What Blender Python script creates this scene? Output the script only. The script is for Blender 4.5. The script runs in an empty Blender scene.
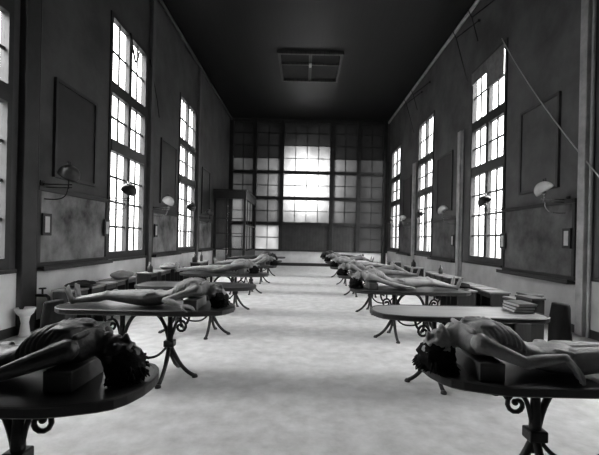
import bpy, bmesh, math, random
from mathutils import Vector, Matrix, noise
PI = math.pi
R = math.radians
random.seed(7)
SC = bpy.context.scene
COL = SC.collection
V = Vector

# ------------------------------------------------------------------ materials
def mat(name, col, rough=.6, var=.25, scale=6, bump=.0, bscale=40, metal=0, spec=.5, stretch=None, streak=0):
    m = bpy.data.materials.new(name); m.use_nodes = True
    nt = m.node_tree; N = nt.nodes; L = nt.links
    b = N['Principled BSDF']
    b.inputs['Roughness'].default_value = rough
    b.inputs['Metallic'].default_value = metal
    b.inputs['Specular IOR Level'].default_value = spec
    tc = N.new('ShaderNodeTexCoord'); mp = N.new('ShaderNodeMapping')
    L.new(tc.outputs['Object'], mp.inputs['Vector'])
    if stretch: mp.inputs['Scale'].default_value = stretch
    n = N.new('ShaderNodeTexNoise'); n.inputs['Scale'].default_value = scale; n.inputs['Detail'].default_value = 6
    n.inputs['Roughness'].default_value = .62
    L.new(mp.outputs[0], n.inputs['Vector'])
    r = N.new('ShaderNodeValToRGB')
    r.color_ramp.elements[0].position = .3; r.color_ramp.elements[1].position = .72
    a = max(0, col*(1-var)); c = min(1, col*(1+var))
    r.color_ramp.elements[0].color = (a, a, a, 1); r.color_ramp.elements[1].color = (c, c, c, 1)
    L.new(n.outputs['Fac'], r.inputs[0]); L.new(r.outputs[0], b.inputs['Base Color'])
    if bump:
        n2 = N.new('ShaderNodeTexNoise'); n2.inputs['Scale'].default_value = bscale; n2.inputs['Detail'].default_value = 5
        L.new(mp.outputs[0], n2.inputs['Vector'])
        bp = N.new('ShaderNodeBump'); bp.inputs['Strength'].default_value = bump; bp.inputs['Distance'].default_value = .01
        L.new(n2.outputs['Fac'], bp.inputs['Height']); L.new(bp.outputs[0], b.inputs['Normal'])
    return m

def plank_mat(name, col, wx, rough=.6, axis='X', dark=.35):
    """boards running along one axis, seams every wx metres"""
    m = mat(name, col, rough, .3, 3, .2, 30, stretch=(1, .12, 1) if axis == 'X' else (.12, 1, 1))
    nt = m.node_tree; N = nt.nodes; L = nt.links; b = N['Principled BSDF']
    src = b.inputs['Base Color'].links[0].from_socket
    tc = N.new('ShaderNodeTexCoord'); sp = N.new('ShaderNodeSeparateXYZ'); L.new(tc.outputs['Object'], sp.inputs[0])
    d = N.new('ShaderNodeMath'); d.operation = 'DIVIDE'; d.inputs[1].default_value = wx; L.new(sp.outputs[axis], d.inputs[0])
    f = N.new('ShaderNodeMath'); f.operation = 'FRACT'; L.new(d.outputs[0], f.inputs[0])
    g = N.new('ShaderNodeMath'); g.operation = 'GREATER_THAN'; g.inputs[1].default_value = .93; L.new(f.outputs[0], g.inputs[0])
    mx = N.new('ShaderNodeMix'); mx.data_type = 'RGBA'
    L.new(g.outputs[0], mx.inputs['Factor']); L.new(src, mx.inputs['A']); mx.inputs['B'].default_value = (col*dark, col*dark, col*dark, 1)
    L.new(mx.outputs['Result'], b.inputs['Base Color'])
    return m

M = {}
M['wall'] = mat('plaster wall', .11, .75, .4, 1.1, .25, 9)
M['wall_shade'] = mat('shaded plaster wall', .08, .75, .4, 1.1, .25, 9)
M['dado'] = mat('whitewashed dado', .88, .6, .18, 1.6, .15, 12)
M['floor'] = mat('worn pale floor', .52, .5, .22, 5, .25, 22, spec=.35)
M['ceil'] = plank_mat('dark ceiling boards', .009, .16, .45)
M['ceil'].node_tree.nodes['Principled BSDF'].inputs['Specular IOR Level'].default_value = .35
M['dwood'] = mat('dark painted wood', .03, .5, .3, 5)
M['mwood'] = plank_mat('dark boarding', .06, .17, .6)
M['post'] = mat('pale post', .42, .5, .3, 4)
M['slate'] = mat('chalky slate', .1, .6, .8, 1.8, .1, 30)
M['slatel'] = mat('chalk smeared slate', .2, .6, .95, 1.6, .1, 30)
M['chart'] = mat('dark chart', .02, .55, .5, 3)
M['wallf'] = mat('grey frame', .06, .6, .3, 4)
M['cframe'] = mat('chart frame', .025, .45, .2, 5)
M['iron'] = mat('cast iron', .014, .42, .3, 20, .2, 60, metal=.0, spec=.35)
M['top_sheen'] = mat('table top with painted sheen', .3, .4, .3, 3, .06, 40, spec=.8, stretch=(.4, 2, 1))
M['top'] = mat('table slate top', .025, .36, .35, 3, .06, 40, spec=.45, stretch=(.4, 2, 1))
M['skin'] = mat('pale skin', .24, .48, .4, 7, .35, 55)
M['skind'] = mat('darkened skin', .045, .42, .45, 7, .35, 55)  # shadow on the nearest left body is put into this skin colour
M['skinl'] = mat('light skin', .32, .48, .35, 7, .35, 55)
M['hair'] = mat('dark hair', .01, .8, .4, 30, .5, 80, spec=.12)
M['box'] = mat('stained wood', .024, .55, .4, 4, .1, 30, spec=.25, stretch=(3, 3, .5))
M['boxtop'] = mat('worn wood top', .15, .45, .35, 4, .1, 30)
M['blockm'] = mat('wood block', .1, .5, .35, 6)
M['paper'] = mat('paper', .62, .7, .1, 8)
M['cloth'] = mat('dark cloth', .016, .9, .35, 6, .4, 60, spec=.1)
M['clothl'] = mat('grey cloth', .2, .85, .3, 6, .4, 60)
M['metal'] = mat('dull nickel', .45, .25, .2, 10, metal=.9)
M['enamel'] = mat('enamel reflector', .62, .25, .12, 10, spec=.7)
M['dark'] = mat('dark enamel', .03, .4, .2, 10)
M['rope'] = mat('pale cord', .6, .7, .2, 40)
M['bookd'] = mat('dark book cover', .06, .6, .3, 8)
M['black'] = mat('black recess', .008, .8, .2, 3)

def glass_clear():
    m = bpy.data.materials.new('clear pane'); m.use_nodes = True; nt = m.node_tree; N = nt.nodes; L = nt.links
    N.clear(); o = N.new('ShaderNodeOutputMaterial'); t = N.new('ShaderNodeBsdfTransparent'); t.inputs[0].default_value = (.93, .93, .93, 1)
    g = N.new('ShaderNodeBsdfGlossy'); g.inputs['Roughness'].default_value = .05
    mx = N.new('ShaderNodeMixShader'); mx.inputs[0].default_value = .05
    L.new(t.outputs[0], mx.inputs[1]); L.new(g.outputs[0], mx.inputs[2]); L.new(mx.outputs[0], o.inputs[0]); return m
def glass_frost(name, c):
    m = bpy.data.materials.new(name); m.use_nodes = True; nt = m.node_tree; N = nt.nodes; L = nt.links
    N.clear(); o = N.new('ShaderNodeOutputMaterial'); t = N.new('ShaderNodeBsdfTranslucent')
    tc = N.new('ShaderNodeTexCoord'); n = N.new('ShaderNodeTexNoise'); n.inputs['Scale'].default_value = 1.2
    L.new(tc.outputs['Object'], n.inputs['Vector'])
    r = N.new('ShaderNodeValToRGB'); r.color_ramp.elements[0].color = (c*.88,)*3+(1,); r.color_ramp.elements[1].color = (c*1.12,)*3+(1,)
    r.color_ramp.elements[0].position = .35; r.color_ramp.elements[1].position = .65
    L.new(n.outputs['Fac'], r.inputs[0]); L.new(r.outputs[0], t.inputs[0])
    g = N.new('ShaderNodeBsdfDiffuse'); g.inputs[0].default_value = (.1, .1, .1, 1)
    mx = N.new('ShaderNodeMixShader'); mx.inputs[0].default_value = .2
    L.new(t.outputs[0], mx.inputs[1]); L.new(g.outputs[0], mx.inputs[2]); L.new(mx.outputs[0], o.inputs[0]); return m
M['glass'] = glass_clear()
M['frost'] = glass_frost('frosted pane', .09)
M['frostc'] = glass_frost('dull frosted pane', .2)
M['frost_shade'] = glass_frost('shaded frosted pane', .03)
M['frostb'] = glass_frost('thin frosted pane', .25)

# ------------------------------------------------------------------ mesh helpers
def bx(bm, x0, x1, y0, y1, z0, z1, bev=0):
    vs = [bm.verts.new((x, y, z)) for z in (z0, z1) for y in (y0, y1) for x in (x0, x1)]
    fs = [bm.faces.new([vs[i] for i in q]) for q in ((0, 2, 3, 1), (4, 5, 7, 6), (0, 1, 5, 4), (2, 6, 7, 3), (0, 4, 6, 2), (1, 3, 7, 5))]
    if bev:
        es = list({e for f in fs for e in f.edges})
        bmesh.ops.bevel(bm, geom=es, offset=bev, segments=2, affect='EDGES', profile=.5)

def frames(pts):
    """parallel-transport frames along a path"""
    n = len(pts); T = []
    for i in range(n):
        t = (pts[min(i+1, n-1)]-pts[max(i-1, 0)])
        T.append(t.normalized() if t.length > 1e-9 else V((1, 0, 0)))
    up = V((0, 0, 1)) if abs(T[0].z) < .9 else V((0, 1, 0))
    s = up.cross(T[0]).normalized(); out = []
    for t in T:
        s = (s-t*s.dot(t)).normalized(); out.append((s, t.cross(s)))
    return out

def tube(bm, pts, rad, seg=8, flat=None, cap=True):
    """round (or elliptical) tube through points; rad one value or a list"""
    pts = [V(p) for p in pts]
    if not hasattr(rad, '__len__'): rad = [rad]*len(pts)
    fr = frames(pts); rings = []
    for i, p in enumerate(pts):
        s, u = fr[i]; r = rad[i]; rs, ru = (r if hasattr(r, '__len__') else (r, r*(flat or 1)))
        rings.append([bm.verts.new(p+s*math.cos(2*PI*k/seg)*rs+u*math.sin(2*PI*k/seg)*ru) for k in range(seg)])
    for a, b in zip(rings, rings[1:]):
        for k in range(seg): bm.faces.new((a[k], a[(k+1) % seg], b[(k+1) % seg], b[k]))
    if cap: bm.faces.new(rings[0][::-1]); bm.faces.new(rings[-1])

def bez(p0, p1, p2, p3, n=10):
    p0, p1, p2, p3 = map(V, (p0, p1, p2, p3)); o = []
    for i in range(n+1):
        t = i/n; o.append(p0*(1-t)**3+p1*3*t*(1-t)**2+p2*3*t*t*(1-t)+p3*t**3)
    return o

def ell(bm, c, r, mtx=None, seg=16, rings=10):
    m = Matrix.Translation(V(c)) @ (mtx.to_4x4() if mtx else Matrix.Identity(4)) @ Matrix.Diagonal((r[0], r[1], r[2], 1))
    bmesh.ops.create_uvsphere(bm, u_segments=seg, v_segments=rings, radius=1, matrix=m)

def caps(bm, a, b, ra, rb, seg=10):
    """capsule with different end radii"""
    a, b = V(a), V(b); d = (b-a); L = d.length
    if L < 1e-6: ell(bm, a, (ra,)*3, seg=10, rings=6); return
    d /= L; pts = []; rr = []
    for t in (.0, .13, .5, .87): pts.append(a-d*ra*math.cos(t*PI/2)); rr.append(max(ra*math.sin(t*PI/2), ra*.05))
    pts.append(a); rr.append(ra); pts.append(b); rr.append(rb)
    for t in (.87, .5, .13, .0): pts.append(b+d*rb*math.cos(t*PI/2)); rr.append(max(rb*math.sin(t*PI/2), rb*.05))
    tube(bm, pts, rr, seg)

def lathe(bm, prof, seg=16, mtx=None):
    rings = []
    for r, z in prof:
        ring = []
        for k in range(seg):
            p = V((r*math.cos(2*PI*k/seg), r*math.sin(2*PI*k/seg), z))
            ring.append(bm.verts.new(mtx @ p if mtx else p))
        rings.append(ring)
    for a, b in zip(rings, rings[1:]):
        for k in range(seg): bm.faces.new((a[k], a[(k+1) % seg], b[(k+1) % seg], b[k]))
    bm.faces.new(rings[0][::-1]); bm.faces.new(rings[-1])

def obj(name, bm, m, parent=None, smooth=False, loc=None):
    me = bpy.data.meshes.new(name)
    bmesh.ops.recalc_face_normals(bm, faces=bm.faces[:])
    bm.to_mesh(me); bm.free(); me.materials.append(M[m] if isinstance(m, str) else m)
    if smooth:
        me.polygons.foreach_set('use_smooth', [True]*len(me.polygons))
    o = bpy.data.objects.new(name, me); COL.objects.link(o)
    if parent: o.parent = parent
    if loc is not None: o.location = loc
    return o
def B(): return bmesh.new()
def tag(o, label, cat, group=None, kind=None):
    o['label'] = label; o['category'] = cat
    if group: o['group'] = group
    if kind: o['kind'] = kind
    return o
def thing(name, label, cat, loc=(0, 0, 0), rz=0, group=None):
    o = bpy.data.objects.new(name, None); COL.objects.link(o); o.location = loc; o.rotation_euler = (0, 0, rz)
    o.empty_display_size = .1
    return tag(o, label, cat, group)
def struct(name, bm, m, parent=None, smooth=False):
    o = obj(name, bm, m, parent, smooth)
    if not parent: o['kind'] = 'structure'
    return o
KIDS = {}
def copy_tree(o, loc=None, rz=None, label=None, parent=None, sc=None):
    c = o.copy(); COL.objects.link(c)
    if parent: c.parent = parent
    else:
        c.location = loc; c.rotation_euler = (0, 0, rz)
        if label: c['label'] = label
        if sc: c.scale = sc
    for ch in [x for x in bpy.data.objects if x.parent == o]: copy_tree(ch, parent=c)
    return c

# ------------------------------------------------------------------ the room
XL, XR, D, Y0, HC = -4.31, 4.76, 21.8, -2.2, 8.3
TH = .11
bm = B(); bx(bm, XL-TH, XR+TH, Y0-.3, D+.3, -.12, 0); struct('floor', bm, 'floor')
bm = B(); bx(bm, XL-TH, XR+TH, Y0-.3, D+.3, HC, HC+.15); struct('ceiling', bm, 'ceil')
bm = B(); bx(bm, XL-TH, XR+TH, Y0-.3, Y0, 0, HC); struct('wall_front', bm, 'wall')
SILL, HEAD = 1.0, 6.42
LW = [(3.68, 5.6), (8.38, 10.3), (13.05, 14.97)]
RW = [(4.25, 6.17), (9.15, 11.07), (14.3, 16.22), (19.2, 21.12)]
for nm, xa, xb, ws in (('wall_left', XL-TH, XL, LW), ('wall_right', XR, XR+TH, RW)):
    bm = B(); y = Y0
    for a, b in ws:
        bx(bm, xa, xb, y, a, 0, HC); bx(bm, xa, xb, a, b, 0, SILL); bx(bm, xa, xb, a, b, HEAD, HC); y = b
    bx(bm, xa, xb, y, D, 0, HC)
    struct(nm, bm, 'wall' if nm == 'wall_right' else 'wall_shade')  # left wall's shade put in as a darker plaster colour
# white dado, baseboards, cornices
M['dado_shade'] = mat('shaded whitewash dado', .5, .6, .2, 1.6, .15, 12)
for nm, x0, x1 in (('trim_1', XL, XL+.025), ('trim_2', XR-.025, XR)):
    bm = B(); bx(bm, x0, x1, Y0, D, .14, .93); struct(nm, bm, 'dado' if x0 < 0 else 'dado_shade')  # left dado lightened, right darkened to paint in the window light
for nm, x0, x1 in (('baseboard_left', XL, XL+.04), ('baseboard_right', XR-.04, XR)):
    bm = B(); bx(bm, x0, x1, Y0, D, 0, .14); struct(nm, bm, 'dwood')
bm = B(); tube(bm, [(XL+.1, Y0, HC-.1), (XL+.1, D, HC-.1)], .055, 8); struct('trim_3', bm, 'mwood')
bm = B(); tube(bm, [(XR-.1, Y0, HC-.1), (XR-.1, D, HC-.1)], .055, 8); struct('trim_4', bm, 'post')
# pale posts beside the windows
k = 5
for x, y, w in [(XL, 5.9, .3), (XL, 10.55, .2), (XL, 15.25, .2)]:
    bm = B(); bx(bm, x, x+.11, y-w/2, y+w/2, 0, HC, .012); tube(bm, [(x+.05, y+w/2+.06, 0), (x+.05, y+w/2+.06, HC)], .03, 8)
    struct('trim_%d' % k, bm, 'dwood' if y < 7 else 'wall'); k += 1
for x, y, w in [(XR, 6.5, .17), (XR, 11.72, .22), (XR, 16.65, .22)]:
    HP = HC if y < 7 else 4.9
    bm = B(); bx(bm, x-.11, x, y-w/2, y+w/2, 0, HP, .012); tube(bm, [(x-.05, y-w/2-.07, 0), (x-.05, y-w/2-.07, HP)], .028, 8)
    struct('trim_%d' % k, bm, 'post'); k += 1

# side windows: thick frame, central mullion, two heavy transoms, thin glazing bars
wn = 1
def side_window(x, sgn, a, b):
    """sgn +1: wall on the left, interior towards +x"""
    global wn
    xf0, xf1 = (x-.1, x+.03) if sgn > 0 else (x-.03, x+.1)
    xm = (xf0+xf1)/2
    bm = B(); F = .09
    bx(bm, xf0, xf1, a, a+F, SILL, HEAD); bx(bm, xf0, xf1, b-F, b, SILL, HEAD)
    bx(bm, xf0, xf1, a+F, b-F, HEAD-F, HEAD); bx(bm, xf0, xf1, a+F, b-F, SILL, SILL+.16)
    c = (a+b)/2
    bx(bm, xf0+.02, xf1-.005, c-.075, c+.075, SILL+.16, HEAD-F)
    bx(bm, xf0+.015, xf1+(.02 if sgn > 0 else 0), a+F, b-F, 3.4, 3.65); bx(bm, xf0+.015, xf1, a+F, b-F, 4.68, 4.93)
    for (h0, h1, n) in ((SILL+.16, 3.4, 4), (3.65, 4.68, 2), (4.93, HEAD-F, 2)):
        for i in range(1, n):
            h = h0+(h1-h0)*i/n
            bx(bm, xm-.014, xm+.014, a+F, c-.075, h-.022, h+.022); bx(bm, xm-.014, xm+.014, c+.075, b-F, h-.022, h+.022)
        for q in ((a+F+c-.075)/2, (b-F+c+.075)/2):
            bx(bm, xm-.012, xm+.012, q-.027, q+.027, h0, h1)
    w = struct('window_%d' % wn, bm, 'dwood')
    bm = B(); bx(bm, xm-.003, xm+.003, a+F, b-F, SILL+.16, HEAD-F); obj('pane', bm, 'glass', w)
    bm = B(); s = x+sgn*.1
    bx(bm, min(x-sgn*.1, s), max(x-sgn*.1, s), a-.06, b+.06, SILL-.05, SILL); obj('sill', bm, 'dwood', w)
    bm = B(); xi = xf1 if sgn > 0 else xf0
    tube(bm, [(xi+sgn*.0, c, 1.95), (xi+sgn*.05, c, 1.95)], .012); tube(bm, [(xi+sgn*.05, c-.06, 1.95), (xi+sgn*.05, c+.06, 1.95)], .01)
    obj('handle', bm, 'iron', w)
    # daylight portal in the opening
    ld = bpy.data.lights.new('daylight portal', 'AREA'); ld.shape = 'RECTANGLE'; ld.size = HEAD-SILL; ld.size_y = b-a
    ld.cycles.is_portal = True
    lo = bpy.data.objects.new('daylight_portal', ld); COL.objects.link(lo)
    lo.location = (x-sgn*(TH+.02), c, (SILL+HEAD)/2); lo.rotation_euler = (0, -sgn*PI/2, 0)
    wn += 1
    return w
for a, b in LW: side_window(XL, 1, a, b)
for a, b in RW: side_window(XR, -1, a, b)

# back wall: glazed bays between heavy posts
bm = B()
bx(bm, XL-TH, XR+TH, D+.04, D+.3, 0, .82); struct('wall_back', bm, 'dado')
bm = B(); bx(bm, XL, XR, D-.03, D+.04, 0, .17); struct('baseboard_back', bm, 'dwood')
posts = [-4.2, -2.86, -1.33, 1.49, 3.02, 4.5]
bm = B(); bx(bm, XL-TH, -4.3, D, D+.3, .82, HC); bx(bm, 4.56, XR+TH, D, D+.3, .82, HC); bx(bm, XL, XR, D, D+.3, 8.2, HC)
struct('trim_%d' % k, bm, 'wall'); k += 1
for i, x in enumerate(posts):
    bm = B(); bx(bm, x-.11, x+.11, D-.08, D+.14, .0 if i in (0, 5) else .82, HC-.005, .01); struct('trim_%d' % k, bm, 'dwood'); k += 1
TR = [2.38, 3.82, 5.28]
for i, (xa, xb) in enumerate(zip(posts, posts[1:])):
    x0, x1 = xa+.11, xb-.11
    panel = i in (2, 3)
    bm = B(); y0, y1 = D-.03, D+.1
    bx(bm, x0, x1, y0, y1, .82, .92); bx(bm, x0, x1, y0, y1, 8.1, HC-.005)
    for h in TR: bx(bm, x0, x1, y0-.03, y1, h-.09, h+.09)
    nc = 4 if i == 2 else 2
    ym = D+.04
    rows = [(3.91, 5.19, [4.55]), (5.37, 8.1, [6.08, 6.8, 7.5]), (2.47, 3.73, [3.1])]
    if not panel: rows.append((.92, 2.29, [1.6]))
    for h0, h1, hs in rows:
        for h in hs: bx(bm, x0, x1, ym-.015, ym+.015, h-.017, h+.017)
        for c in range(1, nc):
            xx = x0+(x1-x0)*c/nc; bx(bm, xx-.017, xx+.017, ym-.015, ym+.015, h0, h1)
    w = struct('window_%d' % wn, bm, 'dwood'); wn += 1
    lo = 2.38 if panel else (2.38 if i == 1 else .9)
    if i == 0:
        bm = B(); bx(bm, x0, x1, ym-.003, ym+.003, .9, 3.82); o = obj('pane', bm, 'frostc', w); o['label'] = 'brighter lower pane'; lo = 3.82
    hi = 6.8 if i == 2 else 6.08
    bm = B(); bx(bm, x0, x1, ym-.003, ym+.003, lo, hi); obj('pane', bm, 'frost', w)
    bm = B(); bx(bm, x0, x1, ym-.003, ym+.003, hi, 8.12); o = obj('pane', bm, 'frost_shade', w); o['label'] = 'upper pane darkened to paint in outside shade'  # shade from outside put into the darker glass of the top rows
    if i == 1:
        bm = B(); bx(bm, x0, x1, ym-.003, ym+.003, .9, 2.38); o = obj('pane', bm, 'frostb', w); o['label'] = 'brighter lower pane'
    if panel:
        bm = B(); bx(bm, x0, x1, ym-.03, ym+.03, .9, 2.3)
        n = 4 if i == 2 else 2
        for c in range(n+1):
            xx = x0+(x1-x0)*c/n; bx(bm, xx-.04, xx+.04, ym-.05, ym-.03, .9, 2.3)
        obj('boarded_panel', bm, 'mwood', w)

# ceiling hatch
t = thing('ceiling_hatch', 'dark framed square hatch in the middle of the boarded ceiling', 'hatch', (.1, 15.1, HC-.07))
bm = B(); w, l = 1.2, 1.25
for q in ((-w, w, -l, -l+.1), (-w, w, l-.1, l), (-w, -w+.1, -l+.1, l-.1), (w-.1, w, -l+.1, l-.1)): bx(bm, *q, -.04, .068)
obj('frame', bm, 'mwood', t)
bm = B(); bx(bm, -w+.1, w-.1, -l+.1, l-.1, .05, .067); obj('hatch_panel', bm, 'black', t)
bm = B(); bx(bm, -w+.1, w-.1, -.35, -.27, -.02, .05); obj('crossbar', bm, 'mwood', t)
bm = B(); bx(bm, -.06, .06, -l+.1, l-.1, -.01, .05); obj('crossbar', bm, 'mwood', t)
bm = B(); bx(bm, -.05, .05, -.5, -.2, -.07, -.02, .01); obj('latch', bm, 'post', t)

# glazed porch in the back left corner
t = thing('glazed_booth', 'dark framed glazed wooden porch in the far left corner', 'booth', (XL+.06, 18, 0))
bw, bd, bh = 1.5, 3.68, 3.7
bm = B()
for x, y in ((0, 0), (bw-.12, 0), (bw-.12, bd-.12)): bx(bm, x, x+.12, y, y+.12, 0, bh)
bx(bm, .12, bw-.12, 0, .12, bh-.35, bh); bx(bm, bw-.12, bw, .12, bd-.12, bh-.35, bh)
bx(bm, .12, bw-.12, 0, .1, 0, .25); bx(bm, bw-.1, bw, .12, bd-.12, 0, .9)
for h in (.95, 1.7, 2.4): bx(bm, .12, bw-.12, .03, .07, h, h+.04)
bx(bm, .58, .64, .03, .07, .25, bh-.35)
for y in (.9, 1.8, 2.7): bx(bm, bw-.08, bw-.03, y, y+.05, .9, bh-.35)
bx(bm, bw-.08, bw-.03, .12, bd-.12, 2.1, 2.16)
obj('frame', bm, 'dwood', t)
bm = B(); bx(bm, -.02, bw+.04, -.06, bd-.1, bh, bh+.08); obj('roof', bm, 'dwood', t)
bm = B(); bx(bm, .12, bw-.12, .045, .052, .25, bh-.35); bx(bm, bw-.06, bw-.052, .12, bd-.12, .9, bh-.35); obj('pane', bm, 'glass', t)

# ------------------------------------------------------------------ boards, charts, cards, lamps on the walls
def blackboard(x, sgn, a, b, z0, z1, lab):
    t = thing('blackboard', lab, 'blackboard', (x, (a+b)/2, z0), 0, 'blackboards between the windows')
    h = (b-a)/2; H = z1-z0
    def X(u, v): return (min(sgn*u, sgn*v), max(sgn*u, sgn*v))
    bm = B(); bx(bm, *X(.005, .05), -h+.07, h-.07, .07, H-.07); obj('slate', bm, 'slatel' if sgn > 0 else 'slate', t)
    bm = B(); bx(bm, *X(.0, .08), -h, h, H-.08, H, .008); bx(bm, *X(.0, .07), -h, h, 0, .07, .008)
    bx(bm, *X(.0, .075), -h, -h+.07, .07, H-.08, .008); bx(bm, *X(.0, .075), h-.07, h, .07, H-.08, .008); obj('frame', bm, 'dwood', t)
    bm = B(); bx(bm, *X(0, .2), -h-.02, h+.02, -.06, -.01, .01); bx(bm, *X(.17, .2), -h-.02, h+.02, -.01, .015); obj('chalk_ledge', bm, 'dwood', t)
    return t
blackboard(XL, 1, 6.13, 8.3, .99, 2.3, 'wide chalky blackboard on the left wall nearest the viewer')
blackboard(XL, 1, 10.75, 12.95, .99, 2.25, 'chalky blackboard between the second and third left windows')
blackboard(XL, 1, 15.5, 17.7, .99, 2.25, 'farthest left blackboard, beside the glazed porch')
blackboard(XR, -1, 6.68, 9.1, .9, 2.34, 'wide dark blackboard on the right wall nearest the viewer')
blackboard(XR, -1, 11.95, 14.2, .95, 2.3, 'smooth blackboard in the middle of the right wall')
blackboard(XR, -1, 16.9, 19.1, .95, 2.3, 'farthest right blackboard, near the glazed end wall')

def chart(x, sgn, y0, y1, z0, z1, lab, tone='chart'):
    t = thing('wall_chart', lab, 'picture', (x, (y0+y1)/2, z0), 0, 'tall framed charts above the blackboards')
    h = (y1-y0)/2; H = z1-z0
    def X(u, v): return (min(sgn*u, sgn*v), max(sgn*u, sgn*v))
    bm = B()
    for q in ((-h, h, 0, .06), (-h, h, H-.06, H), (-h, -h+.06, .06, H-.06), (h-.06, h, .06, H-.06)): bx(bm, *X(0, .05), *q)
    obj('frame', bm, 'cframe' if tone == 'chart' else 'wallf', t)
    bm = B(); bx(bm, *X(.0, .025), -h+.06, h-.06, .06, H-.06); obj('chart_sheet', bm, tone, t)
chart(XL, 1, 6.55, 7.85, 2.5, 4.2, 'large dark framed chart above the nearest left blackboard')
chart(XL, 1, 11.4, 12.75, 2.5, 4.45, 'dark framed chart above the middle left blackboard')
chart(XL, 1, 16.0, 17.3, 2.5, 4.45, 'small-looking dark chart beside the glazed porch')
chart(XR, -1, 7.2, 8.5, 2.6, 4.4, 'faded grey chart above the nearest right blackboard', 'wall')
chart(XR, -1, 12.4, 13.8, 2.55, 4.5, 'dark framed chart above the middle right blackboard')
chart(XR, -1, 17.2, 18.5, 2.55, 4.5, 'dark framed chart above the farthest right blackboard')

def card(x, sgn, y, z, lab):
    t = thing('notice_card', lab, 'notice', (x, y, z), 0, 'small framed cards at the blackboard ends')
    def X(u, v): return (min(sgn*u, sgn*v), max(sgn*u, sgn*v))
    bm = B(); bx(bm, *X(.0, .03), -.11, .11, 0, .36, .006); obj('frame', bm, 'dwood', t)
    bm = B(); bx(bm, *X(.03, .035), -.06, .05, .05, .31); obj('card_sheet', bm, 'paper', t)
card(XL+.08, 1, 6.3, 1.5, 'small framed white card at the near end of the nearest left blackboard')
card(XL+.08, 1, 8.22, 1.5, 'small framed white card at the window end of the nearest left blackboard')
card(XR-.08, -1, 6.84, 1.46, 'small framed white card at the near end of the nearest right blackboard')
card(XR-.08, -1, 9.04, 1.4, 'small framed card at the window end of the nearest right blackboard')
card(XL+.08, 1, 10.95, 1.5, 'small framed card on the middle left blackboard')
card(XR-.08, -1, 12.1, 1.4, 'small framed card on the middle right blackboard')

def lamp_proto(lab, bright):
    """origin on the wall; arm reaches out along +x"""
    t = thing('wall_lamp', lab, 'lamp', (0, 0, 0), 0, 'bracket lamps with bowl reflectors')
    bm = B(); lathe(bm, [(.05, 0), (.05, .02), (.02, .03), (.02, .05)], 12, Matrix.Rotation(PI/2, 4, 'Y')); bx(bm, 0, .02, -.05, .05, -.28, .06, .005); obj('wall_plate', bm, 'iron', t)
    bm = B(); tube(bm, [(.02, 0, .0), (.5, 0, .0)], .01); tube(bm, [(.02, 0, -.05), (.5, 0, -.05)], .008)
    tube(bm, bez((.02, 0, -.24), (.3, 0, -.26), (.42, 0, -.25), (.43, 0, -.05), 12), .009)
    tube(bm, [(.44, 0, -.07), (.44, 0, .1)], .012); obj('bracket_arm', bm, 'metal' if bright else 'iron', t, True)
    bm = B(); lathe(bm, [(.012, .06), (.03, .075), (.035, .12), (.02, .135)], 12, Matrix.Translation((.44, 0, 0))); 
    tube(bm, [(.44, .028, .11), (.44, .03, .37)], .011); tube(bm, [(.44, -.028, .11), (.44, -.03, .37)], .011); obj('burner', bm, 'metal', t, True)
    # bowl reflector: half shell opening down and towards the room
    prof = [(.165*math.sin(a), .165*math.cos(a)) for a in [R(4+i*9.5) for i in range(11)]]
    inner = [(r*.94, z*.94) for r, z in prof][::-1]
    bm = B(); mt = Matrix.Translation((.44, 0, .16)) @ Matrix.Rotation(R(32), 4, 'Y') @ Matrix.Rotation(R(15), 4, 'X')
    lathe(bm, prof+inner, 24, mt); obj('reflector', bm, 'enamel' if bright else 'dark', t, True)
    bm = B(); ell(bm, (.44, 0, .165), (.035, .035, .055)); obj('lamp_globe', bm, 'enamel', t, True)
    return t
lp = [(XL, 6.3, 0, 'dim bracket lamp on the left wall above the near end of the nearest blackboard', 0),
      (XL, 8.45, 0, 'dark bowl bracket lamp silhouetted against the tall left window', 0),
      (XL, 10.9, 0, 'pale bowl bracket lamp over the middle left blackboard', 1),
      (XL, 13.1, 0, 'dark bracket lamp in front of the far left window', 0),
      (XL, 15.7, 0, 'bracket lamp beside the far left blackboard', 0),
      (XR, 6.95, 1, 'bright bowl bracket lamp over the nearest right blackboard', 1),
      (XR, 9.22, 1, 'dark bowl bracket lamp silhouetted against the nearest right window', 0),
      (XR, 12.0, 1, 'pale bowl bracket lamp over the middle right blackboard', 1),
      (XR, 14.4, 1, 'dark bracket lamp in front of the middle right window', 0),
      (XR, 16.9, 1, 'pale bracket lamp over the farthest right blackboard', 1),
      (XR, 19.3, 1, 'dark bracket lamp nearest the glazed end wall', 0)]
protos = {}
for x, y, s, lab, br in lp:
    if br not in protos:
        protos[br] = o = lamp_proto(lab, br); o.location = (x, y, 2.34); o.rotation_euler = (0, 0, PI if s else 0)
    else: copy_tree(protos[br], (x, y, 2.34), PI if s else 0, lab)

# window gear and cords high on the right wall
gi = 0
for yw, txt in ((9.6, 'above the nearest right window'), (14.8, 'above the middle right window')):
    for dy, q, l in ((1.1, 1, 'long black iron window stay'), (.1, .5, 'short black iron window stay')):
        dz = -.05; bm = B(); tube(bm, [(0, 0, 0), (-.62, 0, -.5), (-.62+.34*q, 0, -.5-1.2*q)], .016); tube(bm, [(-.62, 0, -.5), (-.72, 0, -.3)], .012)
        lathe(bm, [(.04, -.03), (.04, .03)], 10, Matrix.Rotation(PI/2, 4, 'Y'))
        o = obj('window_stay', bm, 'iron', None, True, (XR-.03, yw+dy, 7.75+dz)); tag(o, l+' hanging '+txt, 'window stay', 'iron window stays')
bm = B(); tube(bm, bez((XR-.06, 9.35, 6.5), (XR-.1, 8.3, 5.05), (XR-.1, 7.0, 3.5), (XR-.06, 5.6, 2.05), 14), .011)
tag(obj('cord', bm, 'rope', None, True), 'pale cord running slantwise down the right wall', 'cord')
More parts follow.
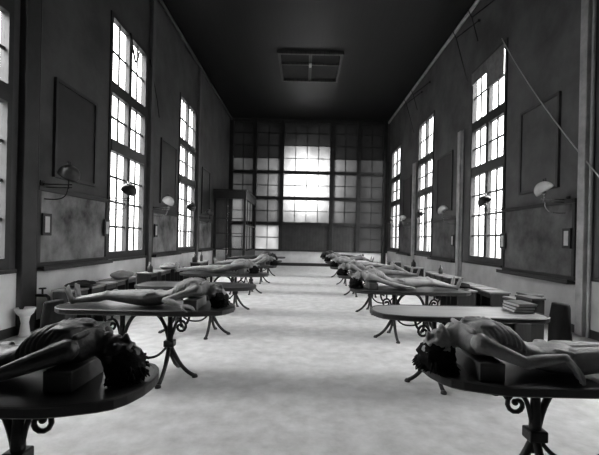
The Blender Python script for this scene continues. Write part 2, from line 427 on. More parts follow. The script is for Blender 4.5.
bm = B(); tube(bm, [(XL+.06, 9.2, 6.36), (XL+.07, 9.3, 6.1), (XL+.08, 9.46, 5.78), (XL+.08, 9.55, 5.85), (XL+.07, 9.68, 6.12)], .024)
tag(obj('cord', bm, 'cloth', None, True), 'dark cord looped across the top of the tall left window', 'cord')
bm = B(); tube(bm, [(XL+.05, 10.4, 6.3), (XL+.15, 10.7, 5.3), (XL+.12, 10.95, 4.9)], .01)
tag(obj('cord', bm, 'cloth', None, True), 'slack dark cord beside the tall left window', 'cord')
bm = B(); bx(bm, 0, .03, 9.24, 10.08, 5.55, 6.32); bx(bm, 0, .03, 10.12, 10.98, 6.0, 6.32)
tag(obj('window_blind', bm, 'clothl', None, False, (XR-.075, 0, 0)), 'short torn grey blind across the top of the nearest right window', 'blind')

# ------------------------------------------------------------------ dissecting tables
TT = .78
TW, TL = .36, 1.84
def make_table(lab):
    t = thing('iron_leg_table', lab, 'table', (0, 0, 0), 0, 'long tables on scrolled iron pedestals')
    # outline, aisle end at x=0 with cut corners
    def outline(o):
        c = .27; P = []
        ctl = [(0, -TW+c), (.075, -TW+.1), (c+.08, -TW), (TL-.14, -TW), (TL, -TW+.14), (TL, TW-.14), (TL-.14, TW), (c+.08, TW), (.075, TW-.1), (0, TW-c)]
        m = len(ctl); cx_, cy_ = TL/2, 0
        for i_ in range(m):
            p0, p1, p2 = V(ctl[i_-1]), V(ctl[i_]), V(ctl[(i_+1) % m])
            r_ = min(.07, (p1-p0).length*.4, (p2-p1).length*.4)
            a_ = p1+(p0-p1).normalized()*r_; b_ = p1+(p2-p1).normalized()*r_
            for f_ in (0, .5, 1):
                q_ = a_*(1-f_)**2+p1*2*f_*(1-f_)+b_*f_*f_
                n_ = (p2-p0).normalized(); q_ = q_+V((-n_.y, n_.x))*o
                P.append((q_.x, q_.y))
        return P
    def slab(bm, o0, o1, z0, z1):
        a = [bm.verts.new((x, y, z0)) for x, y in outline(o0)]; b = [bm.verts.new((x, y, z1)) for x, y in outline(o1)]
        n = len(a)
        for i in range(n): bm.faces.new((a[i], a[(i+1) % n], b[(i+1) % n], b[i]))
        bm.faces.new(a[::-1]); return b, bm.faces.new(b)
    bm = B(); slab(bm, .012, .02, TT-.05, TT-.006); obj('tabletop', bm, 'top', t)
    bm = B()   # raised rim
    n = 30; rings = []
    for o, z in ((.014, TT-.055), (0, TT-.045), (0, TT-.005), (.008, TT), (.026, TT), (.03, TT-.007)):
        rings.append([bm.verts.new((x, y, z)) for x, y in outline(o)])
    rings.append([bm.verts.new((x, y, TT-.055)) for x, y in outline(.03)])
    for a, b in zip(rings, rings[1:]+rings[:1]):
        for i in range(n): bm.faces.new((a[i], a[(i+1) % n], b[(i+1) % n], b[i]))
    obj('rim', bm, 'dwood', t)
    for cx, s in ((.7, -1), (1.22, 1)):
        bm = B(); tube(bm, [(cx, 0, TT-.055), (cx, 0, .6), (cx, 0, .4), (cx, 0, .26)], [.03, .026, .036, .036], 10)
        bx(bm, cx-.2, cx+.2, -.04, .04, TT-.075, TT-.05); bx(bm, cx-.04, cx+.04, -.28, .28, TT-.075, TT-.05)
        p = obj('pedestal', bm, 'iron', t, True)
        bm = B(); bx(bm, cx-.055, cx+.055, -.05, .05, .33, .4, .01); obj('collar', bm, 'iron', p)
        # three sweeping feet
        for ang, rr in ((PI if s < 0 else 0, .27), (PI/2, .31), (-PI/2, .31)):
            d = V((math.cos(ang), math.sin(ang), 0)); c = V((cx, 0, 0))
            bm = B(); tube(bm, bez(c+V((0, 0, .36)), c+d*.05+V((0, 0, .24)), c+d*rr*.5+V((0, 0, .07)), c+d*rr+V((0, 0, .02)), 10), [.025]*5+[.022]*6, 8)
            l = obj('leg', bm, 'iron', t, True)
            bm = B(); e = c+d*(rr+.01); lathe(bm, [(.032, 0), (.032, .015), (.018, .035)], 10, Matrix.Translation(e)); obj('foot_pad', bm, 'iron', l)
        # outer scroll
        bm = B()
        pts = bez((cx+s*.015, 0, .4), (cx+s*.035, 0, .5), (cx+s*.05, 0, .61), (cx+s*.11, 0, .615), 7)
        for i in range(1, 14):
            a = i*R(31); r = .07*(1-i/17)
            pts.append(V((cx+s*(.115+r*math.sin(a)), 0, .545+r*math.cos(a))))
        tube(bm, pts, .0145, 8)
        tube(bm, bez((cx+s*.17, 0, .575), (cx+s*.2, 0, .6), (cx+s*.215, 0, .66), (cx+s*.21, 0, TT-.05), 8), .014)
        tube(bm, [(cx+s*.115, 0, .61), (cx+s*.115, 0, TT-.05)], .013)
        ell(bm, pts[-1], (.02, .02, .02)); obj('scroll', bm, 'iron', t, True)
        # inner quarter arch
        bm = B(); tube(bm, bez((cx-s*.015, 0, .4), (cx-s*.05, 0, .6), (cx-s*.13, 0, .71), (cx-s*.255, 0, TT-.062), 12), .021); obj('arch_bracket', bm, 'iron', t, True)
    bm = B(); tube(bm, bez((.71, 0, .36), (.79, 0, .24), (.84, 0, .2), (.95, 0, .2), 10)+bez((.97, 0, .2), (1.08, 0, .2), (1.13, 0, .24), (1.21, 0, .36), 10), .014); obj('stretcher', bm, 'iron', t, True)
    return t
YN = [2.0, 3.84, 5.72, 7.85, 10.3, 12.8, 15.3]
XT = .74
names_r = ['nearest table of the right row, thin person with bushy hair lying on it',
           'empty glossy table in the right row, second from the viewer, books at its wall end',
           'third table of the right row, pale person with legs stretched towards the wall on it',
           'fourth table of the right row, half hidden behind bodies', 'fifth table of the right row',
           'sixth table of the right row', 'last table of the right row, nearest the glazed end wall']
names_l = ['nearest table of the left row, in shadow, dark person lying on it',
           'second table of the left row, thin person with head at the aisle on it',
           'empty table in the left row, third from the viewer',
           'fourth table of the left row, person with a bent arm on it', 'fifth table of the left row, person with head over the aisle end on it',
           'sixth table of the left row', 'last table of the left row, nearest the glazed porch']
T0 = None
for i, y in enumerate(YN):
    for s in (1, -1):
        lab = names_r[i] if s > 0 else names_l[i]
        loc = (s*XT, y+TW, 0)
        if i == 0 and s < 0: loc = (-.77, 1.65+TW, 0)
        if T0 is None: T0 = make_table(lab); T0.location = loc
        else:
            c_ = copy_tree(T0, loc, 0 if s > 0 else PI, lab)
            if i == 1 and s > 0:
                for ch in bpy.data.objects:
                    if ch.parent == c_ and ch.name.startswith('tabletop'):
                        ch.data = ch.data.copy(); ch.data.materials[0] = M['top_sheen']; ch['label'] = 'table top with pale sheen in its colour'  # reflected window light painted in as a paler base colour

# ------------------------------------------------------------------ people
def hand(bm, w, d, n, side, curl=.5, spread=1, hang=0):
    """w wrist, d pointing direction, n back-of-hand normal, side +1/-1 thumb side"""
    w, d, n = V(w), V(d).normalized(), V(n); n = (n-d*n.dot(d)).normalized(); l = d.cross(n)*side
    k = w+d*.085
    tube(bm, [w-d*.01, w+d*.03, w+d*.06, k], [(.02, .02)]*1+[(.026, .016)]*1+[(.036, .014)]*2, 10) if False else None
    for j in range(4):
        off = (1.5-j)*.0185*spread
        base = w+d*(.083-.004*abs(j-1))+l*off
        caps(bm, w+l*off*.55, base, .013, .0115)
        L = (.074, .082, .076, .06)[j]; p = base; a = curl*.35
        for q, f in enumerate((.45, .32, .23)):
            dd = d*math.cos(a)-n*math.sin(a); e = p+dd*L*f; caps(bm, p, e, .0098-.0009*q, .0092-.0011*q, 8); p = e; a += curl*.75
    # thumb from the side of the palm near its base
    p = w+d*.02+l*.024; q = p+(d*.6+l*.75-n*.25).normalized()*.042; r = q+(d*.85+l*.35-n*.3).normalized()*.032; t = r+(d*.95+l*.1-n*.35).normalized()*.024
    caps(bm, p, q, .014, .0115); caps(bm, q, r, .011, .010); caps(bm, r, t, .010, .0085)

def foot(bm, a, toe, side):
    """a ankle, toe direction (unit), side for big toe"""
    a, toe = V(a), V(toe).normalized()
    heel = a+V((.035, 0, -.015)); caps(bm, a, heel, .031, .03)
    ball = heel+toe*.15; caps(bm, heel, ball-toe*.02, .029, .027); lat = V((0, 1, 0))
    for j in range(5):
        off = (j-2)*.0165*side; b0 = ball+lat*off-toe*.02; caps(bm, heel+toe*.06+lat*off*.5, b0, .017, .013)
        caps(bm, b0, b0+toe*(.05-.005*j)+V((-.006, 0, 0)), .0125 if j == 0 else .009, .011 if j == 0 else .008)

def person(lab, loc, flip=False, skin='skin', tilt=48, turn=0, block=.1, arms=None, legs=None, hair=1.0, vox=.0075, thin=1, ribs=True):
    """lying on the back, crown at x=0, feet towards +x, z=0 is the table top. flip mirrors the row."""
    t_mesh = B(); bm = t_mesh; Zb = block
    S = [(.265, Zb+.105, .06, .055), (.30, Zb+.1, .125, .075), (.34, Zb+.1, .155, .092), (.40, Zb+.103, .155, .102), (.47, Zb+.1, .152, .104), (.53, Zb+.085, .145, .098),
         (.59, Zb*.7+.085, .125, .078), (.65, Zb*.35+.085, .112, .066), (.71, Zb*.1+.085, .122, .068), (.78, .088, .142, .08), (.84, .086, .15, .082), (.9, .084, .135, .072), (.94, .08, .1, .05)]
    S = [(x-.04*max(0, min(1, (.9-x)/.25)), z, ry, rz) for x, z, ry, rz in S]
    # torso loft
    rings = []; seg = 28
    for x, z, ry, rz in S:
        rings.append([bm.verts.new((x, ry*math.copysign(abs(math.cos(a))**.86, math.cos(a)), z+rz*math.copysign(abs(math.sin(a))**.86, math.sin(a)))) for a in [2*PI*k/seg for k in range(seg)]])
    for a, b in zip(rings, rings[1:]):
        for k in range(seg): bm.faces.new((a[k], a[(k+1) % seg], b[(k+1) % seg], b[k]))
    bm.faces.new(rings[0][::-1]); bm.faces.new(rings[-1])
    if ribs:
        for k in range(8):
            for s in (-1, 1):
                pts = []
                for q in range(9):
                    ph = R(12+q*11); x = .29+k*.031+.055*(math.sin(ph)**2)-.02*math.cos(ph)*(k > 5)*-1
                    # section at x
                    for A, Bq in zip(S, S[1:]):
                        if A[0] <= x <= Bq[0]:
                            f = (x-A[0])/(Bq[0]-A[0]); z, ry, rz = (A[i]+(Bq[i]-A[i])*f for i in (1, 2, 3))
                    pts.append((x, s*ry*math.sin(ph)**.86*1.0, z+rz*math.cos(ph)**.86*1.005 if math.cos(ph) > 0 else z))
                tube(bm, pts, [.005]+[.013]*7+[.005], 6)
        caps(bm, (.27, 0, Zb+.19), (.42, 0, Zb+.2), .012, .012)
    for s in (-1, 1):
        caps(bm, (.255, s*.02, Zb+.17), (.265, s*.15, Zb+.165), .012, .015)      # collar bones
        caps(bm, (.76, s*.1, .15), (.82, s*.125, .14), .018, .02)                 # hip bones
        ell(bm, (.36, s*.075, Zb+.185), (.06, .06, .022))
    # neck and head
    tl = R(tilt); c = V((.128, 0, Zb*.3+.108))
    tm = Matrix.Rotation(R(turn), 3, 'X')
    u = V((-math.cos(tl), 0, -math.sin(tl))); w = tm @ V((-math.sin(tl), 0, math.cos(tl))); u = V(u); y = w.cross(u).normalized(); w = u.cross(y).normalized()*1
    if w.z < 0: w = -w
    Mh = Matrix((u, y, w)).transposed()
    def H(a, b, d): return c+u*a+y*b+w*d
    caps(bm, (.25, 0, Zb+.115), H(-.05, 0, -.02), .06, .05, 14); caps(bm, (.25, 0, Zb+.14), H(-.075, 0, .02), .035, .03, 12)
    ell(bm, H(.02, 0, -.012), (.1, .075, .093), Mh, 20, 14); ell(bm, H(-.042, 0, .025), (.068, .054, .058), Mh, 16, 10)
    ell(bm, H(.055, 0, .03), (.05, .062, .05), Mh)
    caps(bm, H(-.06, .045, .0), H(-.098, .012, .058), .017, .016); caps(bm, H(-.06, -.045, .0), H(-.098, -.012, .058), .017, .016)
    ell(bm, H(-.1, 0, .064), (.018, .022, .018), Mh)
    caps(bm, H(.018, 0, .082), H(-.022, 0, .106), .008, .0125); caps(bm, H(-.024, .012, .09), H(-.024, -.012, .09), .009, .009)
    caps(bm, H(.026, .038, .07), H(.024, .006, .082), .011, .01); caps(bm, H(.026, -.038, .07), H(.024, -.006, .082), .011, .01)
    for s in (-1, 1):
        ell(bm, H(.006, s*.031, .066), (.012, .015, .012), Mh, 10, 8); ell(bm, H(-.018, s*.046, .052), (.02, .018, .018), Mh, 10, 8)
        ell(bm, H(-.01, s*.076, -.012), (.03, .008, .018), Mh, 10, 8)
    caps(bm, H(-.05, .02, .079), H(-.05, -.02, .079), .007, .007); caps(bm, H(-.06, .017, .077), H(-.06, -.017, .077), .008, .008)
    # arms
    arms = arms or {}
    for s in (-1, 1):
        A = arms.get(s) or dict(e=(.56, s*.225, .06), w=(.79, s*.23, .048), n=(0, 0, 1), d=(1, 0, .06), curl=.3)
        sh = V((.297, s*.165, Zb+.105)); e = V(A['e']); wv = V(A['w'])
        ell(bm, sh, (.052, .05, .052)); m1 = sh.lerp(e, .4)
        caps(bm, sh, m1, .046*thin, .04*thin, 12); caps(bm, m1, e, .04*thin, .032, 12); m2 = e.lerp(wv, .28)
        caps(bm, e, m2, .032, .036*thin, 12); caps(bm, m2, wv, .036*thin, .021, 12)
        caps(bm, V((.33, s*.12, Zb+.13)), m1, .045, .03); hand(bm, wv, A.get('d', (1, 0, 0)), A.get('n', (0, 0, 1)), s*A.get('th', 1), A.get('curl', .5))
    # legs
    legs = legs or {}
    for s in (-1, 1):
        G = legs.get(s) or dict(k=(1.28, s*.1, .085), a=(1.66, s*.085, .05))
        hp = V((.87, s*.08, .088)); kn = V(G['k']); an = V(G['a']); m1 = hp.lerp(kn, .35)
        caps(bm, hp, m1, .08, .07*thin, 14); caps(bm, m1, kn, .07*thin, .046, 14); ell(bm, kn+V((0, 0, .008)), (.05, .045, .048))
        m2 = kn.lerp(an, .3)+V((0, 0, -.004)); caps(bm, kn, m2, .044, .048*thin, 12); caps(bm, m2, an, .048*thin, .028, 12)
        foot(bm, an, G.get('t', (.25, s*.18, .95)), s)
    bmesh.ops.recalc_face_normals(bm, faces=bm.faces[:])
    me = bpy.data.meshes.new('raw'); bm.to_mesh(me); bm.free()
    tmp = bpy.data.objects.new('raw', me); COL.objects.link(tmp)
    r = tmp.modifiers.new('r', 'REMESH'); r.mode = 'VOXEL'; r.voxel_size = vox; r.adaptivity = 0
    sm = tmp.modifiers.new('s', 'SMOOTH'); sm.factor = .5; sm.iterations = 2
    dg = bpy.context.evaluated_depsgraph_get(); dg.update()
    me2 = bpy.data.meshes.new_from_object(tmp.evaluated_get(dg))
    bpy.data.objects.remove(tmp); bpy.data.meshes.remove(me)
    me2.name = 'person'; me2.materials.clear(); me2.materials.append(M[skin]); me2.polygons.foreach_set('use_smooth', [True]*len(me2.polygons))
    zmin = min(v.co.z for v in me2.vertices)
    o = bpy.data.objects.new('person', me2); COL.objects.link(o)
    # hair
    if hair:
        bm = B(); rnd = random.Random(len(lab)); n0 = V((rnd.random()*9, 3, 1))
        hs = .94+.1*hair; ell(bm, H(.05, 0, -.024), (.1*hs, .09*hs, .1*hs), Mh, 28, 20)
        for v in bm.verts: v.co += (v.co-c).normalized()*.018*noise.noise(v.co*40+n0)*hair
        for _ in range(int(240*hair)):
            th = rnd.uniform(0, 2*PI); a = rnd.uniform(.25, 1); 
            q = V((a, math.cos(th)*math.sqrt(1-a*a)*1.0, math.sin(th)*math.sqrt(1-a*a)))
            if rnd.random() < .5: q = V((rnd.uniform(-.2, .6), rnd.uniform(-1, 1), -rnd.uniform(.4, 1)))
            q.normalize()
            if q.z > .55: continue
            p = H(.05+q.x*.097*hs, q.y*.087*hs, -.024+q.z*.097*hs); dr = (u*q.x+y*q.y+w*q.z)
            tip = p+dr*.03*hair+V((rnd.uniform(-.01, .01), rnd.uniform(-.015, .015), -rnd.uniform(.0, .035)*hair))
            tip.z = max(tip.z, .004)
            tube(bm, [p-dr*.012, p.lerp(tip, .5)+dr*.006, tip], [.009, .007, .002], 5)
        for v in bm.verts: v.co.z = max(v.co.z, .003)
        obj('hair', bm, 'hair', o, True)

    o.location = (loc[0], loc[1], loc[2]-min(zmin, 0)*0); o.rotation_euler = (0, 0, PI if flip else 0)
    tag(o, lab, 'person', 'people lying on the tables')
    return o
Z = TT-.004
def mir(d):     # mirror a pose across y for the row on the left
    return d
# near-side is -y for the right row; after the half turn of the left row the near side is +y
person('thin person with bushy dark hair lying on the nearest right table, hand drooping', (XT-.06, YN[0]+.27, Z), False, 'skinl', 52, 12,
       arms={-1: dict(e=(.52, -.21, .115), w=(.73, -.215, .15), d=(.62, -.1, -.75), n=(.8, 0, .6), curl=.35, th=-1), 1: dict(e=(.58, .22, .08), w=(.84, .2, .05))},
       legs={-1: dict(k=(1.27, -.1, .14), a=(1.62, -.1, .05)), 1: dict(k=(1.27, .12, .1), a=(1.64, .12, .05))}, hair=1.35, vox=.0058)
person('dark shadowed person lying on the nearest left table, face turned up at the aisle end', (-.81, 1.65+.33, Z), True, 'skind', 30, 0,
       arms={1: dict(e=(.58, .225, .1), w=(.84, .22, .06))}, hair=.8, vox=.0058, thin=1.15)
person('thin grey person lying on the second left table, bent arm resting at the side', (-.8, YN[1]+.32, Z), True, 'skin', 35, 0,
       arms={1: dict(e=(.6, .25, .1), w=(.42, .3, .06), d=(-1, .1, -.1), n=(0, .2, 1)), -1: dict(e=(.6, -.22, .09), w=(.82, -.15, .09))},
       legs={1: dict(k=(1.27, .08, .11), a=(1.62, .06, .05)), -1: dict(k=(1.27, -.1, .1), a=(1.64, -.1, .05))}, hair=.7, vox=.007)
person('pale person lying on the third right table, one arm folded across the chest', (XT-.02, YN[2]+.36, Z), False, 'skinl', 50, 0,
       arms={-1: dict(e=(.6, -.23, .1), w=(.84, -.25, .06)), 1: dict(e=(.5, .26, .2), w=(.36, .05, .345), d=(-.6, -.7, -.05), n=(0, 0, 1))},
       legs={-1: dict(k=(1.28, -.07, .11), a=(1.66, -.05, .05)), 1: dict(k=(1.27, .1, .14), a=(1.63, .09, .05))}, hair=1.1, vox=.007)
person('person on the fourth left table with a rounded pale chest and bent arm', (-.95, YN[3]+.36, Z), True, 'skinl', 40, 0,
       arms={1: dict(e=(.56, .27, .18), w=(.79, .23, .09))}, hair=.7, vox=.009)
person('person on the fourth right table, head tipped back at the aisle end', (XT-.03, YN[3]+.36, Z), False, 'skin', 55, 0,
       legs={1: dict(k=(1.25, .12, .2), a=(1.58, .12, .05))}, hair=1, vox=.01)
person('person on the fifth left table, dark-haired head at the aisle end', (-.72, YN[4]+.36, Z), True, 'skin', 35, 0, hair=1, vox=.01)
person('person on the fifth right table with one forearm lying over the belly', (XT+.0, YN[4]+.36, Z), False, 'skinl', 45, 0,
       arms={-1: dict(e=(.58, -.24, .15), w=(.66, -.02, .21), d=(.3, .9, -.1), n=(0, 0, 1))}, hair=1, vox=.01)
person('person on the sixth right table, knees slightly raised', (XT-.02, YN[5]+.36, Z), False, 'skin', 45, 0,
       legs={1: dict(k=(1.24, .12, .2), a=(1.56, .12, .05)), -1: dict(k=(1.24, -.1, .17), a=(1.58, -.1, .05))}, hair=1, vox=.011)
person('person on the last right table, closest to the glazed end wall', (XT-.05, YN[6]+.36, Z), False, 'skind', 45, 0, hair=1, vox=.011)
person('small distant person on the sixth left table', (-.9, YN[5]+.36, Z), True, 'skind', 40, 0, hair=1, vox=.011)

bm = B(); bx(bm, -.2, .2, -.12, .12, 0, .003); bmesh.ops.rotate(bm, verts=bm.verts[:], cent=(0, 0, 0), matrix=Matrix.Rotation(R(12), 3, 'Z'))
tag(obj('paper_sheet', bm, 'paper', None, False, (XT+1.08, YN[0]+.15, TT-.0055)), 'loose pale sheet of paper on the nearest right table beside the drooping hand', 'paper')
# shoulder blocks
def block(x, y, lab, z=Z-.002, w=.07, l=.3, h=.1, m='blockm'):
    bm = B(); bx(bm, -w, w, -l/2, l/2, 0, h, .006)
    for s in (-1, 1): bx(bm, -w*.8, w*.8, s*l/2-.003, s*l/2+.003, h*.2, h*.8)
    tag(obj('wooden_block', bm, m, None, False, (x, y, z)), lab, 'block', 'wooden blocks under the shoulders')
block(XT+.3, YN[0]+.28, 'dark wooden block under the back of the person on the nearest right table', l=.38)
block(-1.16, 1.65+.33, 'dark block under the back of the shadowed person on the nearest left table')
block(-1.16, YN[1]+.32, 'pale wooden block under the back of the person on the second left table', l=.4, m='boxtop')
block(XT+.34, YN[2]+.36, 'pale block under the shoulders of the person on the third right table', l=.4, m='boxtop')
block(-1.3, YN[3]+.36, 'block under the back of the person on the fourth left table', l=.36)
block(XT+.34, YN[3]+.36, 'block under the back of the person on the fourth right table', l=.36)
block(-1.13, YN[4]+.36, 'block under the back of the person on the fifth left table')
block(XT+.42, YN[4]+.36, 'block under the back of the person on the fifth right table')
block(XT+.34, YN[5]+.36, 'block under the back of the person on the sixth right table')
block(XT+.37, YN[6]+.36, 'block under the back of the person on the last right table')
block(-1.31, YN[5]+.36, 'block under the back of the distant person on the sixth left table')

# ------------------------------------------------------------------ box stools and clutter along the walls
def make_stool(lab):
    t = thing('box_stool', lab, 'stool', (0, 0, 0), 0, 'wooden box stools along the walls')
    w, d, h = .17, .17, .62
    bm = B(); bx(bm, -w-.02, w+.02, -d-.02, d+.02, h, h+.03, .006); obj('seat', bm, 'boxtop', t)
    for s in (-1, 1):
        bm = B(); bx(bm, -w, w, s*d-.012, s*d+.012, 0, h, .004); obj('side_panel', bm, 'box', t)
    bm = B(); bx(bm, -.01, .01, -d+.012, d-.012, .0, h); obj('centre_panel', bm, 'box', t)
    for q in (w-.03, -w):
        bm = B(); bx(bm, q, q+.03, -d+.012, d-.012, h-.08, h); obj('rail', bm, 'box', t)
    return t
ST = None
def stools(side, ys, x, rowtxt, jit=.05):
    global ST
    n = len(ys); words = ['nearest', 'second nearest', 'third nearest', 'fourth nearest', 'fifth nearest', 'sixth nearest', 'seventh nearest', 'eighth nearest']
    for i, y in enumerate(ys):
        lab = 'dark wooden box stool, %s in the group %s' % (words[i], rowtxt)
        loc = (x+random.uniform(-jit, jit), y, 0); rz = R(random.uniform(-4, 4))
        if ST is None: ST = make_stool(lab); ST.location = loc; ST.rotation_euler = (0, 0, rz)
        else: copy_tree(ST, loc, rz, lab)
stools(-1, [6.2, 6.66, 7.14, 7.62, 8.1], -3.72, 'under the nearest left blackboard')
stools(-1, [9.3, 9.78, 10.22, 10.7, 11.2], -3.72, 'under the tall left window')
stools(-1, [13.3, 13.8, 14.3], -3.72, 'by the far left window')
stools(1, [6.25, 7.05, 7.5, 7.95, 8.4], 3.55, 'below the nearest right blackboard')
stools(1, [9.7, 10.15, 10.65, 11.2], 3.75, 'below the nearest right window')
stools(1, [12.8, 13.3, 13.9], 3.8, 'below the middle right blackboard')
stools(1, [16.2, 16.7], 3.85, 'by the far right post')
# a second rank nearer the table ends
stools(1, [7.2, 7.7], 3.02, 'standing behind the third right table', .04)

def bookpile(x, y, z, n, lab, group, w=.22, l=.3, rz=0):
    h = z
    for i in range(n):
        t = .026+random.uniform(-.006, .01)
        b = thing('book', lab[i], 'book', (x+random.uniform(-.02, .02), y+random.uniform(-.015, .015), h), R(rz+random.uniform(-12, 12)), group)
        bm = B(); bx(bm, -w/2, w/2, -l/2, l/2, 0, .004); bx(bm, -w/2, w/2, -l/2, l/2, t-.004, t); bx(bm, w/2-.004, w/2, -l/2, l/2, .004, t-.004); obj('cover', bm, 'bookd', b)
        bm = B(); bx(bm, -w/2+.008, w/2-.006, -l/2+.008, l/2-.008, .004, t-.004); obj('pages', bm, 'paper', b)
        h += t+.0005
bookpile(XT+1.66, YN[1]+.45, TT, 3, ['bottom book of the pile on the empty right table', 'middle book of the pile on the empty right table', 'top book of the pile on the empty right table'], 'books on the empty right table')
def jar(x, y, z, lab, r=.06, h=.2, m='dark'):
    t = thing('jar', lab, 'jar', (x, y, z), 0, 'dark jars and bottles by the walls')
    bm = B(); lathe(bm, [(r*.9, 0), (r, .01), (r, h*.65), (r*.5, h*.82), (r*.42, h)], 14); obj('body', bm, m, t, True)
    bm = B(); lathe(bm, [(r*.34, h), (r*.4, h+.01), (r*.4, h+.03), (r*.3, h+.035)], 12); obj('stopper', bm, 'boxtop', t, True)
S0 = .6505
jar(-3.7, 9.3, S0, 'dark bottle on the nearest stool under the tall left window')
jar(-3.75, 13.3, S0, 'dark round jar on a stool by the far left window', .09, .24)
jar(-3.66, 13.8, S0, 'tall dark bottle on a stool by the far left window', .05, .3)
jar(3.8, 10.65, S0, 'dark bottle on a stool below the nearest right window')
jar(3.8, 13.3, S0, 'dark jar on a stool below the middle right blackboard', .08, .22)

def bundle(x, y, z, lx, ly, h, lab, m='clothl', seed=1, name='cloth_bundle'):
    bm = B(); ell(bm, (0, 0, h*.5), (lx/2, ly/2, h*.5), None, 32, 20)
    for v in bm.verts:
        nv = V((seed*3.1, seed*1.7, 0)); v.co += v.co.normalized()*(noise.noise(v.co*7+nv)*.04+noise.noise(V((v.co.x*22, v.co.y*5, v.co.z*9))+nv)*.012)
        v.co.z = max(v.co.z, 0)
    tag(obj(name, bm, m, None, True, (x, y, z)), lab, 'cloth', 'rolled cloths on the stools')
bundle(-3.68, 7.85, S0, .34, .7, .15, 'light rolled cloth lying on the stools under the nearest left blackboard', 'clothl', 1)
bundle(-3.68, 10.45, S0, .34, .8, .13, 'grey rolled cloth on the stools under the tall left window', 'clothl', 3)
bundle(3.04, 7.45, S0, .3, .7, .1, 'dark folded cloth on the stools behind the third right table', 'cloth', 4)
bundle(-3.72, 6.45, S0, .34, .7, .1, 'dark cloth lying on the nearest stools at the left wall', 'cloth', 5)
# upright box and leaning tools by the right wall
for x, y, lab, h in ((2.95, 5.0, 'small narrow dark crate beyond the end of the empty right table', 0.82), (3.3, 5.6, 'shorter dark crate just behind the draped cloth by the right wall', .78)):
    t = thing('crate', lab, 'crate', (x, y, 0), R(8), 'dark crates beyond the empty right table')
    bm = B(); bx(bm, -.09, .09, -.15, .15, 0, h, .008); obj('body', bm, 'box', t)
    bm = B(); bx(bm, -.1, .1, -.16, .16, h, h+.025, .005); obj('lid', bm, 'bookd', t)
def coat(x, y, w, h, lab, seed):
    bm = B(); n = 22; rows = 14; rings = []
    for j in range(rows+1):
        f = j/rows; z = h*(1-f**1.6); rw = w*(.72+.28*f**.7)*(1 if j else .6); ring = []
        for i in range(n):
            a = 2*PI*i/n; fold = 1+.16*math.sin(a*5+seed)*f+.1*noise.noise(V((math.cos(a)*2, f*3, seed)))
            ring.append(bm.verts.new((rw*.5*math.cos(a)*fold, rw*math.sin(a)*fold, z)))
        rings.append(ring)
    for a, b in zip(rings, rings[1:]):
        for i in range(n): bm.faces.new((a[i], a[(i+1) % n], b[(i+1) % n], b[i]))
    bm.faces.new(rings[0][::-1]); bm.faces.new(rings[-1])
    return tag(obj('draped_cloth', bm, 'cloth', None, True, (x, y, 0)), lab, 'cloth')
coat(3.55, 5.3, .2, .72, 'dark cloth draped over a stand by the right wall post', 2)
coat(-3.1, 4.8, .2, .7, 'dark cloth draped over a stand at the foot of the second left table', 5)
# tap on the left wall
t = thing('wall_tap', 'dark water tap with round wheel on the white dado of the left wall', 'tap', (XL+.025, 6.1, .55))
bm = B(); tube(bm, [(0, 0, 0), (.22, 0, 0), (.26, 0, -.03), (.27, 0, -.1)], .025); lathe(bm, [(.05, 0), (.05, .015)], 12, Matrix.Rotation(PI/2, 4, 'Y')); obj('spout', bm, 'iron', t, True)
bm = B(); tube(bm, [(.16, 0, 0), (.16, 0, .1)], .014); lathe(bm, [(.05, .1), (.055, .11), (.05, .12)], 14, Matrix.Translation((.16, 0, 0))); obj('wheel', bm, 'iron', t, True)
t = thing('wash_stand', 'small pale pillar basin under the tap on the left wall', 'basin', (-4.12, 5.72, 0))
bm = B(); lathe(bm, [(.09, 0), (.07, .05), (.05, .2), (.07, .3)], 18); obj('pillar', bm, 'dado', t, True)
bm = B(); lathe(bm, [(.07, .3), (.11, .34), (.14, .42), (.125, .42), (.1, .37), (.01, .35)], 22); obj('bowl', bm, 'dado', t, True)

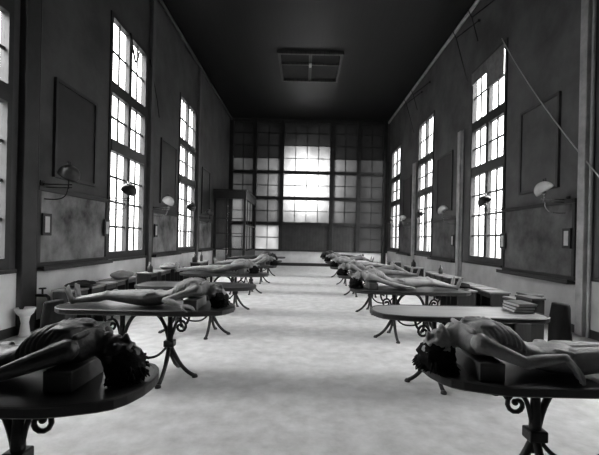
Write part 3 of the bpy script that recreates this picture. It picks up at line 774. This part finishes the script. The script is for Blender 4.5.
# ------------------------------------------------------------------ light
w = bpy.data.worlds.new('World'); SC.world = w; w.use_nodes = True
nt = w.node_tree; bg = nt.nodes['Background']; tc = nt.nodes.new('ShaderNodeTexCoord'); sp = nt.nodes.new('ShaderNodeSeparateXYZ')
rp = nt.nodes.new('ShaderNodeValToRGB'); mr = nt.nodes.new('ShaderNodeMapRange'); mr.inputs['From Min'].default_value = -1
nt.links.new(tc.outputs['Generated'], sp.inputs[0]); nt.links.new(sp.outputs['Z'], mr.inputs['Value']); nt.links.new(mr.outputs[0], rp.inputs[0])
e = rp.color_ramp.elements; e[0].position = .47; e[0].color = (.05, .05, .05, 1); e[1].position = .9; e[1].color = (1, 1, 1, 1)
for p_, v_ in ((.52, .12), (.7, .2), (.8, .75)):
    x = rp.color_ramp.elements.new(p_); x.color = (v_, v_, v_, 1)
nt.links.new(rp.outputs[0], bg.inputs[0]); bg.inputs[1].default_value = 42
ld = bpy.data.lights.new('low sun glow', 'AREA'); ld.shape = 'RECTANGLE'; ld.size = 1.9; ld.size_y = 3.0; ld.energy = 13000
lo = bpy.data.objects.new('sun_glow', ld); COL.objects.link(lo); lo.location = (.1, D+.75, 4.6); lo.rotation_euler = (-PI/2, 0, 0)
# high daylight slanting in from the left windows
sl = bpy.data.lights.new('sun', 'SUN'); sl.energy = 0; sl.angle = R(20)

# ------------------------------------------------------------------ camera
cd = bpy.data.cameras.new('Camera'); cam = bpy.data.objects.new('Camera', cd); COL.objects.link(cam); SC.camera = cam
cd.sensor_width = 36; cd.lens = 385/599*36; cd.shift_x = -4.5/599; cd.shift_y = 11.5/599; cd.clip_end = 200
cam.matrix_world = Matrix.Translation((0, 0, 1.53)) @ Matrix.Rotation(PI/2, 4, 'X') @ Matrix.Rotation(R(1.2), 4, 'Z')
vs = SC.view_settings; vs.view_transform = 'Standard'; vs.look = 'None'; vs.gamma = 1; vs.exposure = 0; vs.use_curve_mapping = False
SC.cycles.max_bounces = 10; SC.cycles.diffuse_bounces = 6; SC.cycles.transparent_max_bounces = 12
